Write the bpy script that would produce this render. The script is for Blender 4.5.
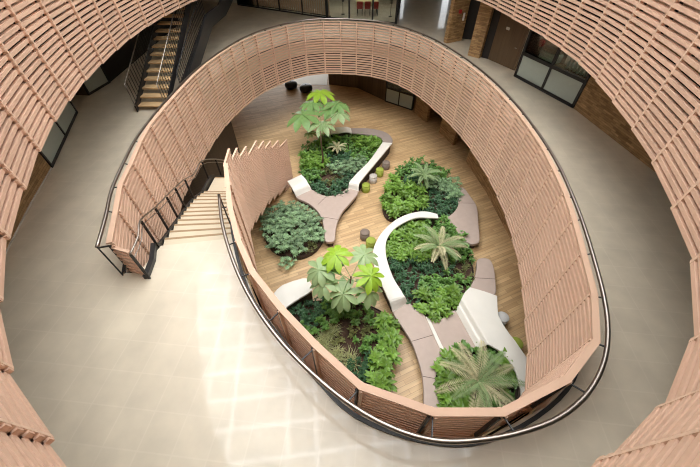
import bpy, bmesh, math, random
import numpy as np
from mathutils import Vector, Matrix
random.seed(7)
C = bpy.context.scene.collection
for o in list(bpy.data.objects): bpy.data.objects.remove(o)

# ------------------------------------------------------------------ camera, sky, exposure
H = 6.5                       # eye height above the middle floor (z = 0)
G = -5.05                     # garden floor
ZC = 5.05                      # upper gallery floor
FPX, NAD = 318.0, 297.0
TILT = math.atan2(NAD, FPX)   # angle between the view axis and straight down
cd = bpy.data.cameras.new('camera'); cam = bpy.data.objects.new('camera', cd); C.objects.link(cam)
cam.location = (0, 0, H); cam.rotation_euler = (TILT, 0, 0)
cd.sensor_fit = 'HORIZONTAL'; cd.sensor_width = 36.0; cd.lens = 36.0 * FPX / 700.0; cd.clip_start = 0.05; cd.clip_end = 300
bpy.context.scene.camera = cam
W = bpy.data.worlds.new('sky'); bpy.context.scene.world = W; W.use_nodes = True
bgn = W.node_tree.nodes['Background']; bgn.inputs[0].default_value = (0.96, 0.985, 1.0, 1); bgn.inputs[1].default_value = 11.0
SKY_C, SKY_R, ROOF_Z = (-1.0, 10.5), 10.5, 12.5
pl = bpy.data.lights.new('skylight_portal', 'AREA'); pl.shape = 'DISK'; pl.size = SKY_R * 2; pl.cycles.is_portal = True
po = bpy.data.objects.new('skylight_portal', pl); po.location = (SKY_C[0], SKY_C[1], ROOF_Z - 0.02); C.objects.link(po)
vs = bpy.context.scene.view_settings
vs.view_transform = 'Standard'; vs.look = 'None'; vs.gamma = 1; vs.use_curve_mapping = False; vs.exposure = 0.12
bpy.context.scene.cycles.max_bounces = 10; bpy.context.scene.cycles.diffuse_bounces = 6
bpy.context.scene.cycles.filter_width = 1.1; bpy.context.scene.cycles.glossy_bounces = 4; bpy.context.scene.cycles.sample_clamp_indirect = 8

# ------------------------------------------------------------------ tracing helper: a pixel on a level plane -> a place
_ca, _sa = math.cos(TILT), math.sin(TILT)
_F = Vector((0, _sa, -_ca)); _U = Vector((0, _ca, _sa)); _R = Vector((1, 0, 0))
def at(x, y, z=0.0):
    d = _R * (x - 350) + _U * (233.5 - y) + _F * FPX
    t = (z - H) / d.z
    return Vector((d.x * t, d.y * t, z))
def ats(pts, z): return [at(x, y, z) for x, y in pts]

# ------------------------------------------------------------------ materials
def lin(r, g, b):
    f = lambda c: (c / 255 / 12.92) if c / 255 <= 0.04045 else ((c / 255 + 0.055) / 1.055) ** 2.4
    return (f(r), f(g), f(b), 1)
def mat(name, col, rough=0.5, metal=0.0, noise=0.0, nscale=8.0, spec=0.5, coat=0.0, bump=0.0, rnd=0.0, stretch=None, trans=0.0):
    m = bpy.data.materials.new(name); m.use_nodes = True; nt = m.node_tree; b = nt.nodes['Principled BSDF']
    b.inputs['Base Color'].default_value = col; b.inputs['Roughness'].default_value = rough; b.inputs['Metallic'].default_value = metal
    b.inputs['Specular IOR Level'].default_value = spec; b.inputs['Coat Weight'].default_value = coat
    if noise or bump or rnd:
        tc = nt.nodes.new('ShaderNodeTexCoord'); mp = nt.nodes.new('ShaderNodeMapping'); n = nt.nodes.new('ShaderNodeTexNoise')
        n.inputs['Scale'].default_value = nscale; n.inputs['Detail'].default_value = 4
        if stretch: mp.inputs['Scale'].default_value = stretch
        nt.links.new(tc.outputs['Object'], mp.inputs[0]); nt.links.new(mp.outputs[0], n.inputs[0])
        hsv = nt.nodes.new('ShaderNodeHueSaturation'); hsv.inputs['Color'].default_value = col
        mr = nt.nodes.new('ShaderNodeMapRange'); mr.inputs[1].default_value = 0.25; mr.inputs[2].default_value = 0.75
        mr.inputs[3].default_value = 1 - noise; mr.inputs[4].default_value = 1 + noise
        nt.links.new(n.outputs['Fac'], mr.inputs[0])
        val = mr.outputs[0]
        if rnd:
            oi = nt.nodes.new('ShaderNodeObjectInfo'); m2 = nt.nodes.new('ShaderNodeMapRange')
            m2.inputs[3].default_value = 1 - rnd; m2.inputs[4].default_value = 1 + rnd
            nt.links.new(oi.outputs['Random'], m2.inputs[0])
            mu = nt.nodes.new('ShaderNodeMath'); mu.operation = 'MULTIPLY'
            nt.links.new(val, mu.inputs[0]); nt.links.new(m2.outputs[0], mu.inputs[1]); val = mu.outputs[0]
        nt.links.new(val, hsv.inputs['Value']); nt.links.new(hsv.outputs[0], b.inputs['Base Color'])
        if bump:
            bp = nt.nodes.new('ShaderNodeBump'); bp.inputs['Strength'].default_value = bump; bp.inputs['Distance'].default_value = 0.02
            nt.links.new(n.outputs['Fac'], bp.inputs['Height']); nt.links.new(bp.outputs[0], b.inputs['Normal'])
    if trans:
        tr = nt.nodes.new('ShaderNodeBsdfTranslucent'); mx = nt.nodes.new('ShaderNodeMixShader'); mx.inputs[0].default_value = trans
        out = nt.nodes['Material Output']
        src = b.inputs['Base Color'].links[0].from_socket if b.inputs['Base Color'].links else None
        if src: nt.links.new(src, tr.inputs[0])
        else: tr.inputs[0].default_value = col
        nt.links.new(b.outputs[0], mx.inputs[1]); nt.links.new(tr.outputs[0], mx.inputs[2]); nt.links.new(mx.outputs[0], out.inputs[0])
    return m
def tiled(name, c1, c2, mortar, bw, bh, msize, rough, use_uv=False, rot=0.0, offset=0.5, noise=0.1, coat=0.0, nscale=(1, 1, 1), mortar_rough=None, coat_ior=1.5, coat_rough=0.05, spec=0.5, bias=0.0):
    m = bpy.data.materials.new(name); m.use_nodes = True; nt = m.node_tree; b = nt.nodes['Principled BSDF']
    tc = nt.nodes.new('ShaderNodeTexCoord'); mp = nt.nodes.new('ShaderNodeMapping'); br = nt.nodes.new('ShaderNodeTexBrick')
    nt.links.new(tc.outputs['UV' if use_uv else 'Object'], mp.inputs[0]); mp.inputs['Rotation'].default_value[2] = rot
    nt.links.new(mp.outputs[0], br.inputs[0])
    br.offset = offset; br.inputs['Color1'].default_value = c1; br.inputs['Color2'].default_value = c2; br.inputs['Mortar'].default_value = mortar
    br.inputs['Scale'].default_value = 1; br.inputs['Mortar Size'].default_value = msize; br.inputs['Brick Width'].default_value = bw
    br.inputs['Row Height'].default_value = bh; br.inputs['Bias'].default_value = bias; br.inputs['Mortar Smooth'].default_value = 0.2
    n = nt.nodes.new('ShaderNodeTexNoise'); n.inputs['Scale'].default_value = 1; n.inputs['Detail'].default_value = 6
    m2 = nt.nodes.new('ShaderNodeMapping'); m2.inputs['Scale'].default_value = nscale; nt.links.new(mp.outputs[0], m2.inputs[0]); nt.links.new(m2.outputs[0], n.inputs[0])
    mr = nt.nodes.new('ShaderNodeMapRange'); mr.inputs[1].default_value = 0.3; mr.inputs[2].default_value = 0.7
    mr.inputs[3].default_value = 1 - noise; mr.inputs[4].default_value = 1 + noise
    hsv = nt.nodes.new('ShaderNodeHueSaturation')
    nt.links.new(n.outputs['Fac'], mr.inputs[0]); nt.links.new(mr.outputs[0], hsv.inputs['Value']); nt.links.new(br.outputs['Color'], hsv.inputs['Color'])
    nt.links.new(hsv.outputs[0], b.inputs['Base Color']); b.inputs['Roughness'].default_value = rough; b.inputs['Specular IOR Level'].default_value = spec
    b.inputs['Coat Weight'].default_value = coat; b.inputs['Coat IOR'].default_value = coat_ior; b.inputs['Coat Roughness'].default_value = coat_rough
    if mortar_rough is not None:
        mx = nt.nodes.new('ShaderNodeMapRange'); mx.inputs[3].default_value = coat_rough; mx.inputs[4].default_value = mortar_rough
        nt.links.new(br.outputs['Fac'], mx.inputs[0]); nt.links.new(mx.outputs[0], b.inputs['Coat Roughness'])
    return m
M = {}
M['slat'] = mat('slat_wood', lin(218, 180, 155), 0.55, noise=0.04, nscale=1.2, rnd=0.05, spec=0.3)
M['batten'] = mat('batten_wood', lin(224, 190, 165), 0.55, noise=0.05, spec=0.3)
M['cap'] = mat('cap_wood', lin(206, 170, 145), 0.5, noise=0.04, nscale=2, spec=0.3)
M['concrete'] = tiled('polished_concrete', lin(213, 199, 177), lin(210, 196, 174), lin(216, 202, 181), 0.62, 0.62, 0.014, 0.42, rot=0.1, offset=0.0, noise=0.08, coat=0.5, nscale=(1.6, 1.6, 1.6), coat_ior=1.5, coat_rough=0.05, spec=0.6)
M['oak'] = tiled('oak_planks', lin(206, 172, 128), lin(182, 148, 106), lin(150, 118, 84), 1.3, 0.16, 0.006, 0.5, rot=-0.42, noise=0.16, nscale=(0.6, 9, 1), coat=0.15, coat_rough=0.25)
M['brick'] = tiled('brown_brick', lin(178, 142, 96), lin(130, 98, 62), lin(100, 76, 52), 0.42, 0.075, 0.004, 0.75, use_uv=True, noise=0.2, nscale=(3, 9, 1))
M['panelwood'] = tiled('timber_panelling', lin(104, 82, 58), lin(92, 72, 50), lin(60, 46, 32), 0.6, 3.2, 0.006, 0.5, use_uv=True, offset=0.0, noise=0.15, nscale=(7, 0.6, 1))
M['darkslat'] = tiled('dark_timber_boards', lin(70, 54, 42), lin(60, 46, 36), lin(20, 16, 12), 0.09, 8.0, 0.012, 0.6, use_uv=True, offset=0.0, noise=0.15, nscale=(8, 1, 1))
M['plaster'] = mat('pale_plaster', lin(208, 200, 188), 0.8, noise=0.03)
M['ceiling'] = mat('ceiling_paint', lin(214, 208, 198), 0.85, noise=0.02)
M['dark'] = mat('dark_paint', lin(36, 30, 26), 0.7, noise=0.1)
M['gap_shade'] = mat('gap_shade_black', lin(16, 13, 11), 0.95, spec=0.1)  # near-black colour standing in for the shade between slats
M['black'] = mat('black_steel', lin(30, 29, 30), 0.4, spec=0.5, noise=0.1)
M['steel'] = mat('stainless_steel', lin(168, 158, 149), 0.32, metal=1.0, noise=0.03)
M['white'] = mat('white_solid_surface', lin(222, 216, 206), 0.4, noise=0.02, nscale=3)
M['taupe'] = mat('taupe_vinyl', lin(178, 158, 146), 0.5, noise=0.04, nscale=5)
M['taupe2'] = mat('grey_taupe_vinyl', lin(150, 136, 128), 0.5, noise=0.04, nscale=5)
M['plinth'] = mat('dark_plinth', lin(60, 48, 38), 0.7, noise=0.1)
M['soil'] = mat('soil', lin(74, 54, 42), 0.95, noise=0.45, nscale=9, bump=1.0)
M['frost'] = mat('frosted_glass', lin(176, 186, 176), 0.3, noise=0.03, spec=0.6)
M['tread'] = mat('stair_oak', lin(200, 184, 158), 0.5, noise=0.05, nscale=3, stretch=(1, 12, 1))
M['nosing'] = mat('nosing_strip', lin(150, 122, 90), 0.6)
M['treadup'] = mat('stair_oak_dark', lin(214, 178, 132), 0.5, noise=0.08, nscale=3, stretch=(1, 12, 1))
M['st_green'] = mat('green_fabric', lin(150, 160, 62), 0.8, noise=0.08)
M['st_pale'] = mat('pale_grey_fabric', lin(190, 180, 170), 0.8, noise=0.05)
M['st_grey'] = mat('taupe_fabric', lin(128, 112, 100), 0.8, noise=0.08)
M['st_light'] = mat('light_grey_fabric', lin(200, 196, 192), 0.8, noise=0.05)
M['pouf'] = mat('black_leather', lin(28, 27, 28), 0.3, noise=0.1)
M['lit_patch'] = mat('painted_daylight_floor', lin(232, 226, 214), 0.4, noise=0.03)  # pale colour standing in for daylight on the garden floor
M['red'] = mat('red_paint', lin(170, 40, 36), 0.5, noise=0.05)
M['cream'] = mat('cream_cloth', lin(216, 196, 150), 0.8, noise=0.05)
M['bright'] = mat('leaf_bright', lin(118, 154, 62), 0.38, noise=0.25, nscale=6, rnd=0.25, trans=0.25)
M['mid'] = mat('leaf_mid', lin(102, 142, 66), 0.38, noise=0.25, nscale=6, rnd=0.18, trans=0.2)
M['deep'] = mat('leaf_deep', lin(70, 106, 70), 0.35, noise=0.28, nscale=7, rnd=0.2, trans=0.15)
M['blue'] = mat('leaf_bluegreen', lin(128, 156, 112), 0.4, noise=0.5, nscale=5, rnd=0.3, trans=0.18)
M['dry'] = mat('leaf_olive', lin(122, 124, 72), 0.6, noise=0.3, nscale=7, rnd=0.2, trans=0.2)
M['grass'] = mat('leaf_pale', lin(186, 188, 134), 0.55, noise=0.2, nscale=7, rnd=0.1, trans=0.25)
M['umb_y'] = mat('umbrella_leaf_yellow', lin(164, 200, 62), 0.45, noise=0.12, nscale=5, trans=0.35)
M['umb_g'] = mat('umbrella_leaf_green', lin(130, 166, 98), 0.4, noise=0.15, nscale=5, trans=0.3)
M['umb_s'] = mat('umbrella_leaf_grey', lin(158, 180, 128), 0.4, noise=0.12, nscale=5, trans=0.25)
M['palm_g'] = mat('palm_leaf_green', lin(146, 168, 116), 0.5, noise=0.15, nscale=4, trans=0.25)
M['palm_p'] = mat('palm_leaf_pale', lin(204, 196, 156), 0.55, noise=0.15, nscale=4, trans=0.25)
M['bark'] = mat('bark', lin(96, 74, 54), 0.85, noise=0.3, nscale=12, bump=0.6)
def glass(name, tint, refl=0.10):
    m = bpy.data.materials.new(name); m.use_nodes = True; nt = m.node_tree; nt.nodes.remove(nt.nodes['Principled BSDF'])
    t = nt.nodes.new('ShaderNodeBsdfTransparent'); t.inputs[0].default_value = tint
    g = nt.nodes.new('ShaderNodeBsdfGlossy'); g.inputs['Roughness'].default_value = 0.03
    f = nt.nodes.new('ShaderNodeFresnel'); f.inputs['IOR'].default_value = 1.45
    x = nt.nodes.new('ShaderNodeMixShader'); nt.links.new(f.outputs[0], x.inputs[0]); nt.links.new(t.outputs[0], x.inputs[1]); nt.links.new(g.outputs[0], x.inputs[2])
    nt.links.new(x.outputs[0], nt.nodes['Material Output'].inputs[0]); return m
M['skypane'] = glass('tinted_roof_glass', (0.58, 0.585, 0.58, 1))
M['glass'] = glass('clear_glass', (0.85, 0.9, 0.88, 1))
def emit(name, col, s):
    m = bpy.data.materials.new(name); m.use_nodes = True; nt = m.node_tree; b = nt.nodes['Principled BSDF']
    b.inputs['Base Color'].default_value = col; b.inputs['Emission Color'].default_value = col; b.inputs['Emission Strength'].default_value = s; return m
M['lamp'] = emit('fill_lamp_glow', (1, 0.93, 0.82, 1), 12)  # glow of the added, unseen ceiling lamps and light panels
M['daylit'] = emit('daylit_window', (0.93, 0.97, 1.0, 1), 2.2)

# ------------------------------------------------------------------ mesh helpers
class MB:
    def __init__(s): s.v = []; s.f = []; s.uv = {}
    def quad(s, a, b, c, d, uv=None):
        i = len(s.v); s.v += [tuple(a), tuple(b), tuple(c), tuple(d)]
        if uv: s.uv[len(s.f)] = uv
        s.f.append((i, i + 1, i + 2, i + 3)); return s
    def box(s, lo, hi, X=Matrix.Identity(4)):
        i = len(s.v); (a, b, c), (d, e, f) = lo, hi
        for p in ((a, b, c), (d, b, c), (d, e, c), (a, e, c), (a, b, f), (d, b, f), (d, e, f), (a, e, f)): s.v.append(tuple(X @ Vector(p)))
        for q in ((0, 3, 2, 1), (4, 5, 6, 7), (0, 1, 5, 4), (1, 2, 6, 5), (2, 3, 7, 6), (3, 0, 4, 7)): s.f.append(tuple(i + k for k in q))
        return s
    def bar(s, a, b, w, h):                    # rectangular bar from a to b
        a, b = Vector(a), Vector(b); d = (b - a); L = d.length; d.normalize()
        up = Vector((0, 0, 1)) if abs(d.z) < 0.95 else Vector((0, 1, 0))
        y = up.cross(d).normalized(); z = d.cross(y)
        X = Matrix((d, y, z)).transposed().to_4x4(); X.translation = a
        return s.box((0, -w / 2, -h / 2), (L, w / 2, h / 2), X)
    def tube(s, path, r, n=8, closed=False):
        P = [Vector(p) for p in path]; m = len(P); i0 = len(s.v)
        for k, p in enumerate(P):
            a = P[k - 1] if (k or closed) else P[0]; b = P[(k + 1) % m] if (k < m - 1 or closed) else P[-1]
            t = (b - a).normalized(); up = Vector((0, 0, 1)) if abs(t.z) < 0.9 else Vector((1, 0, 0))
            x = t.cross(up).normalized(); y = x.cross(t)
            rr = r[k] if isinstance(r, (list, tuple)) else r
            for j in range(n):
                a2 = 2 * math.pi * j / n; s.v.append(tuple(p + x * (rr * math.cos(a2)) + y * (rr * math.sin(a2))))
        for k in range(m if closed else m - 1):
            for j in range(n):
                a = i0 + k * n + j; b = i0 + k * n + (j + 1) % n; c = i0 + ((k + 1) % m) * n + (j + 1) % n; d = i0 + ((k + 1) % m) * n + j
                s.f.append((a, b, c, d))
        if not closed:
            s.f.append(tuple(i0 + j for j in range(n))[::-1]); s.f.append(tuple(i0 + (m - 1) * n + j for j in range(n)))
        return s
    def lathe(s, prof, c, n=20):
        i0 = len(s.v); c = Vector(c)
        for r, z in prof:
            for j in range(n):
                a = 2 * math.pi * j / n; s.v.append(tuple(c + Vector((r * math.cos(a), r * math.sin(a), z))))
        for k in range(len(prof) - 1):
            for j in range(n): s.f.append((i0 + k * n + j, i0 + k * n + (j + 1) % n, i0 + (k + 1) * n + (j + 1) % n, i0 + (k + 1) * n + j))
        s.f.append(tuple(i0 + j for j in range(n))[::-1]); s.f.append(tuple(i0 + (len(prof) - 1) * n + j for j in range(n)))
        return s
    def wall(s, a, b, z0, z1, t=0.2, side=1):   # vertical wall from a to b, thickness t to the left of a->b
        a = Vector((a[0], a[1], 0)); b = Vector((b[0], b[1], 0)); d = (b - a); L = d.length; d.normalize(); nrm = Vector((-d.y, d.x, 0)) * t * side
        P = [a, b, b + nrm, a + nrm]; lo = [p + Vector((0, 0, z0)) for p in P]; hi = [p + Vector((0, 0, z1)) for p in P]
        for k in range(4):
            k2 = (k + 1) % 4; l = (P[k2] - P[k]).length
            s.quad(lo[k], lo[k2], hi[k2], hi[k], [(0, z0), (l, z0), (l, z1), (0, z1)])
        s.quad(hi[0], hi[1], hi[2], hi[3], [(0, 0), (L, 0), (L, t), (0, t)]); s.quad(lo[3], lo[2], lo[1], lo[0], [(0, 0), (L, 0), (L, t), (0, t)])
        return s
    def build(s, name, m, parent=None, smooth=False, bevel=0.0, merge=False):
        off = parent.location if parent else Vector((0, 0, 0))
        p = parent.parent if parent else None
        while p: off = off + p.location; p = p.parent
        me = bpy.data.meshes.new(name); me.from_pydata([(v[0] - off[0], v[1] - off[1], v[2] - off[2]) for v in s.v], [], s.f); me.validate(); me.update()
        if s.uv:
            ul = me.uv_layers.new(name='UVMap')
            for fi, uv in s.uv.items():
                for li, c in zip(me.polygons[fi].loop_indices, uv): ul.data[li].uv = c
        bm = bmesh.new(); bm.from_mesh(me)
        if merge: bmesh.ops.remove_doubles(bm, verts=bm.verts, dist=1e-4)
        if not s.uv: bmesh.ops.recalc_face_normals(bm, faces=bm.faces)
        bm.to_mesh(me); bm.free()
        if smooth:
            for pz in me.polygons: pz.use_smooth = True
        me.materials.append(m)
        o = bpy.data.objects.new(name, me); C.objects.link(o)
        if parent: o.parent = parent
        if bevel:
            bv = o.modifiers.new('bevel', 'BEVEL'); bv.width = bevel; bv.segments = 2; bv.limit_method = 'ANGLE'; bv.angle_limit = math.radians(40)
        return o
def tag(o, label=None, cat=None, group=None, kind=None):
    if label: o['label'] = label
    if cat: o['category'] = cat
    if group: o['group'] = group
    if kind: o['kind'] = kind
    return o
def empty(name, loc=(0, 0, 0)):
    o = bpy.data.objects.new(name, None); o.location = loc; C.objects.link(o); o.empty_display_size = 0.1; return o
def copy_tree(o, parent=None):
    c = o.copy(); C.objects.link(c); c.parent = parent
    for ch in list(o.children): copy_tree(ch, c)
    return c
def struct(o): o['kind'] = 'structure'; return o
def spline(pts, n=6, closed=False):
    P = [Vector(p) for p in pts]; m = len(P); out = []
    for i in range(m if closed else m - 1):
        g = (lambda k: P[k % m]) if closed else (lambda k: P[min(max(k, 0), m - 1)])
        a, b, c, d = g(i - 1), g(i), g(i + 1), g(i + 2)
        for k in range(n):
            t = k / n; out.append(0.5 * ((2 * b) + (c - a) * t + (2 * a - 5 * b + 4 * c - d) * t * t + (3 * b - a - 3 * c + d) * t ** 3))
    if not closed: out.append(P[-1])
    return out
def slab(name, loop, z0, z1, m, holes=(), parent=None, bevel=0.0, uv=False, smooth=False):
    """flat plate between z0 and z1 with the given outline and holes"""
    bm = bmesh.new(); es = []
    for L in [loop] + list(holes):
        vv = [bm.verts.new((p[0], p[1], z1)) for p in L]
        es += [bm.edges.new((vv[i], vv[(i + 1) % len(vv)])) for i in range(len(vv))]
    bmesh.ops.triangle_fill(bm, edges=es, use_beauty=True, use_dissolve=False)
    if not holes:
        bmesh.ops.dissolve_faces(bm, faces=bm.faces[:])
    for f in bm.faces:
        if f.normal.z < 0: f.normal_flip()
    r = bmesh.ops.extrude_face_region(bm, geom=bm.faces[:])
    for v in [g for g in r['geom'] if isinstance(g, bmesh.types.BMVert)]: v.co.z = z0
    bmesh.ops.recalc_face_normals(bm, faces=bm.faces)
    off = parent.location if parent else Vector((0, 0, 0))
    for v in bm.verts: v.co -= off
    me = bpy.data.meshes.new(name); bm.to_mesh(me); bm.free()
    me.materials.append(m); o = bpy.data.objects.new(name, me); C.objects.link(o)
    if parent: o.parent = parent
    if bevel:
        bv = o.modifiers.new('bevel', 'BEVEL'); bv.width = bevel; bv.segments = 3; bv.limit_method = 'ANGLE'; bv.angle_limit = math.radians(50)
    return o
def ordinal(n):
    return f"{n}{'th' if 10 <= n % 100 <= 20 else {1: 'st', 2: 'nd', 3: 'rd'}.get(n % 10, 'th')}"

# ------------------------------------------------------------------ traced plan lines
RING_PX = [(109.3,242.5),(115.7,210.4),(120.5,184),(131,163),(140,142),(149,125.5),(162,109.5),(172.5,97.5),(183,86),(194,74.5),(206.5,63.5),(218.6,54.7),(230.4,47.2),(242,40.7),(255,35),(270,30),(286,25.6),(303.3,22.4),(323,21),(340.3,21.2),(356.8,21.8),(374,23.3),(390.7,26.2),(405.7,30.4),(419.3,35.4),(431.5,41.3),(443.5,48.4),(455.8,56),(468.2,64.4),(481,74.1),(493,85),(505.4,98),(517.9,111.8),(529.6,127.2),(542.5,146.2),(554,168),(565.4,192.5),(574.6,220),(583.5,253),(594,293.5),(596,340),(567,378),(503,411),(434,411),(361,385),(316,344),(281,307),(252,270),(238,238),(230,205),(228,184),(226,163)]
RING = [at(x, y, 1.1) for x, y in RING_PX]
CEN = Vector((-0.4, 10.5, 0))
def offset_line(P, d):
    """shift a plan polyline sideways, to its left when walked clockwise (= outwards)"""
    out = []
    for i, p in enumerate(P):
        a = P[max(i - 1, 0)]; b = P[min(i + 1, len(P) - 1)]
        t = (b - a); t.z = 0; t.normalize(); out.append(p + Vector((-t.y, t.x, 0)) * d)
    return out
FAN = [Vector((x, y, 0)) for x, y in ((-3.66, 7.94), (-3.81, 8.66), (-3.89, 9.46), (-3.89, 10.32), (-3.85, 11.5), (-3.80, 12.3), (-3.72, 13.1), (-3.57, 13.95), (-3.35, 14.82))]
STAIR_L = [(-5.15, 5.65), (-5.45, 7.0), (-5.8, 8.3), (-6.05, 9.7), (-6.1, 10.9), (-5.95, 12.3), (-5.65, 13.8), (-5.25, 15.4)]
STAIR_R = [(-3.25, 5.95), (-3.62, 7.1), (-3.92, 8.4), (-4.05, 9.7), (-4.03, 10.9), (-3.97, 12.3), (-3.85, 13.8), (-3.6, 15.2)]
UP_PX_L = [(192,1.7),(179,8),(164,16),(146.5,26.5),(129,38.6),(115.5,50.2),(101,63.5),(84,80.5),(67.5,101),(53,121.5),(37,151.5),(21.6,190),(4.5,239.5)]
UP_PX_R = [(482,1.7),(497.7,9.5),(513.5,18.5),(530,28),(546.5,38),(563,49.5),(581,63.8),(598.5,81.5),(615.3,102.5),(635,130),(656,164),(676,210),(696.5,264.5),(697.5,345),(664.5,414),(606,467)]
UZ = 2.95
ul = ats(UP_PX_L, UZ); ur = ats(UP_PX_R, UZ)
far_arc = [Vector((x, y, UZ)) for x, y in ((-7.2, 19.7), (-6.6, 20.8), (-5.8, 21.8), (-4.8, 22.6), (-3.6, 23.2), (-2.3, 23.55), (-1.0, 23.65), (0.3, 23.55), (1.6, 23.2), (2.8, 22.6), (3.9, 21.8), (4.9, 20.8), (5.7, 19.7))]
near_arc = [Vector((x, y, UZ)) for x, y in ((1.4, -0.1), (0.5, -0.4), (-0.5, -0.45), (-1.4, -0.25), (-2.2, 0.1))]
near_left = [at(45, 445.5, UZ), at(5.4, 374, UZ), at(-4, 303, UZ)]
ul_cw = list(reversed(ul))                                    # clockwise seen from above: left side going away
UP = near_left + ul_cw + far_arc + ur + near_arc              # closed, clockwise

# ------------------------------------------------------------------ floors, ceilings, outer walls, roof
BX0, BX1, BY0, BY1 = -24.0, 24.0, -10.0, 46.0
outer = [(BX0, BY0), (BX1, BY0), (BX1, BY1), (BX0, BY1)]
ring_out = offset_line(RING, 0.16)
hole_b = [ring_out[0], *ring_out[1:-3], Vector((-3.2, 5.9, 0)), Vector((-5.1, 5.62, 0)), Vector((-5.3, 4.75, 0))]
struct(slab('floor', outer, -0.7, 0.0, M['concrete'], [hole_b]))
up_out = offset_line(UP, 0.16)
o = struct(slab('ceiling', outer, ZC - 0.75, ZC, M['ceiling'], [up_out]))
struct(slab('floor_garden', outer, G - 0.3, G, M['oak']))
for nm, a, b in (('wall_south', (BX0, BY0), (BX1, BY0)), ('wall_east', (BX1, BY0), (BX1, BY1)), ('wall_north', (BX1, BY1), (BX0, BY1)), ('wall_west', (BX0, BY1), (BX0, BY0))):
    w = MB().wall(a, b, G - 0.3, ROOF_Z, 0.3, -1); struct(w.build(nm, M['plaster']))
circ = [(SKY_C[0] + SKY_R * math.cos(t * math.pi / 32), SKY_C[1] + SKY_R * math.sin(t * math.pi / 32)) for t in range(64)]
struct(slab('ceiling_roof', outer, ROOF_Z, ROOF_Z + 0.3, M['plaster'], [circ]))
sk = struct(empty('window_9', (SKY_C[0], SKY_C[1], ROOF_Z + 0.1)))
XR = Matrix.Rotation(0.11, 4, 'Z'); XR.translation = (SKY_C[0], SKY_C[1], 0)
mb = MB(); mp_ = MB()
for i in range(-7, 7):
    for j in range(-7, 7):
        x, y = i * 1.5, j * 1.5
        if math.hypot(x + 0.75, y + 0.75) < SKY_R + 0.9: mp_.box((x + 0.10, y + 0.10, ROOF_Z + 0.31), (x + 1.40, y + 1.40, ROOF_Z + 0.32), XR)
for k in range(-6, 8, 3):
    mb.box((k * 1.5 - 0.03, -SKY_R, ROOF_Z + 0.33), (k * 1.5 + 0.03, SKY_R, ROOF_Z + 0.45), XR)
mb.build('frame', M['white'], sk); mp_.build('pane', M['skypane'], sk)

# black steel kerb along the edge of the middle floor, pale edge band behind the slats
kin = spline([Vector((p.x, p.y, 0)) for p in offset_line(RING, 0.17)[:-1]], 4); kout = offset_line(kin, 0.07)
mb = MB()
for i in range(len(kin) - 1):
    a, b, c, d = kin[i], kin[i + 1], kout[i + 1], kout[i]; f = lambda p, z: Vector((p.x, p.y, z))
    T = [f(p, 0.07) for p in (a, b, c, d)]; B = [f(p, -0.12) for p in (a, b, c, d)]
    mb.quad(*T); mb.quad(*B[::-1]); mb.quad(B[0], B[1], T[1], T[0]); mb.quad(B[2], B[3], T[3], T[2])
struct(mb.build('trim_1', M['black'], merge=True))

# ------------------------------------------------------------------ slatted panels
def slat_panel(name, a, b, zb, zt, label, group, pitch=0.145, depth=0.07, saw=0.03, post=None, batten=True, cap=True, capw=0.15, lap=0.03, back=None, fill=0.52, mitre=None):
    a = Vector((a[0], a[1], 0)); b = Vector((b[0], b[1], 0)); d = b - a; L = d.length; d.normalize(); nrm = Vector((-d.y, d.x, 0))
    root = empty(name, (a.x, a.y, zb)); tag(root, label, 'balustrade', group)
    a2 = a - nrm * saw; b2 = b + nrm * saw * 0.4; e = (b2 - a2).normalized(); n2 = Vector((-e.y, e.x, 0)); LL = (b2 - a2).length
    X = Matrix((e, n2, Vector((0, 0, 1)))).transposed().to_4x4(); X.translation = a2
    mb = MB(); n = int(round((zt - zb) / pitch)); p = (zt - zb - (0.04 if cap else 0)) / n
    for i in range(n):
        z = zb + i * p; mb.box((-lap, -depth / 2, z), (LL + lap, depth / 2, z + p * fill), X)
    mb.build('slats', M['slat'], root)
    if batten:
        mb = MB(); mb.box((0.0, -depth / 2 - 0.004, zb), (0.045, depth / 2 + 0.01, zt - 0.045), X); mb.build('batten', M['batten'], root)
        mb = MB(); mb.box((LL - 0.045, depth / 2, zb + 0.02), (LL, depth / 2 + 0.05, zt - 0.045), X); mb.build('batten', M['batten'], root)
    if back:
        mb = MB(); mb.box((0.0, depth / 2 + 0.06, zb + 0.03), (LL, depth / 2 + 0.075, back), X); mb.build('gap_shade_sheet', M['gap_shade'], root)  # black sheet added behind the slats to put deep shade in the gaps
    if mitre:
        f = lambda p, z: Vector((p.x, p.y, z)); T = [f(p, zt) for p in mitre]; B = [f(p, zt - 0.045) for p in mitre]
        mb = MB(); mb.quad(*T); mb.quad(*B[::-1])
        for k in range(4): mb.quad(B[k], B[(k + 1) % 4], T[(k + 1) % 4], T[k])
        mb.build('cap_rail', M['cap'], root)
    elif cap:
        mb = MB(); mb.box((-lap, -depth / 2 - 0.015, zt - 0.04), (LL + lap, capw - depth / 2, zt), X); mb.build('cap_rail', M['cap'], root)
    if post:
        mb = MB(); mb.box((0.02, depth / 2 + 0.02, post[0]), (0.06, depth / 2 + 0.08, post[1]), X); mb.build('post', M['black'], root)
    return root
nB = len(RING) - 1
ci, co = offset_line(RING, -0.05), offset_line(RING, 0.075)
for i in range(nB):
    lab = f"pink timber slatted panel of the lower balustrade, {ordinal(i + 1)} clockwise from the stair head"
    slat_panel('slatted_balustrade', RING[i], RING[i + 1], -2.0, 1.1, lab, 'slatted panels around the garden opening', post=(-0.3, 0.98), back=-0.72, mitre=(ci[i], ci[i + 1], co[i + 1], co[i]))
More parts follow.
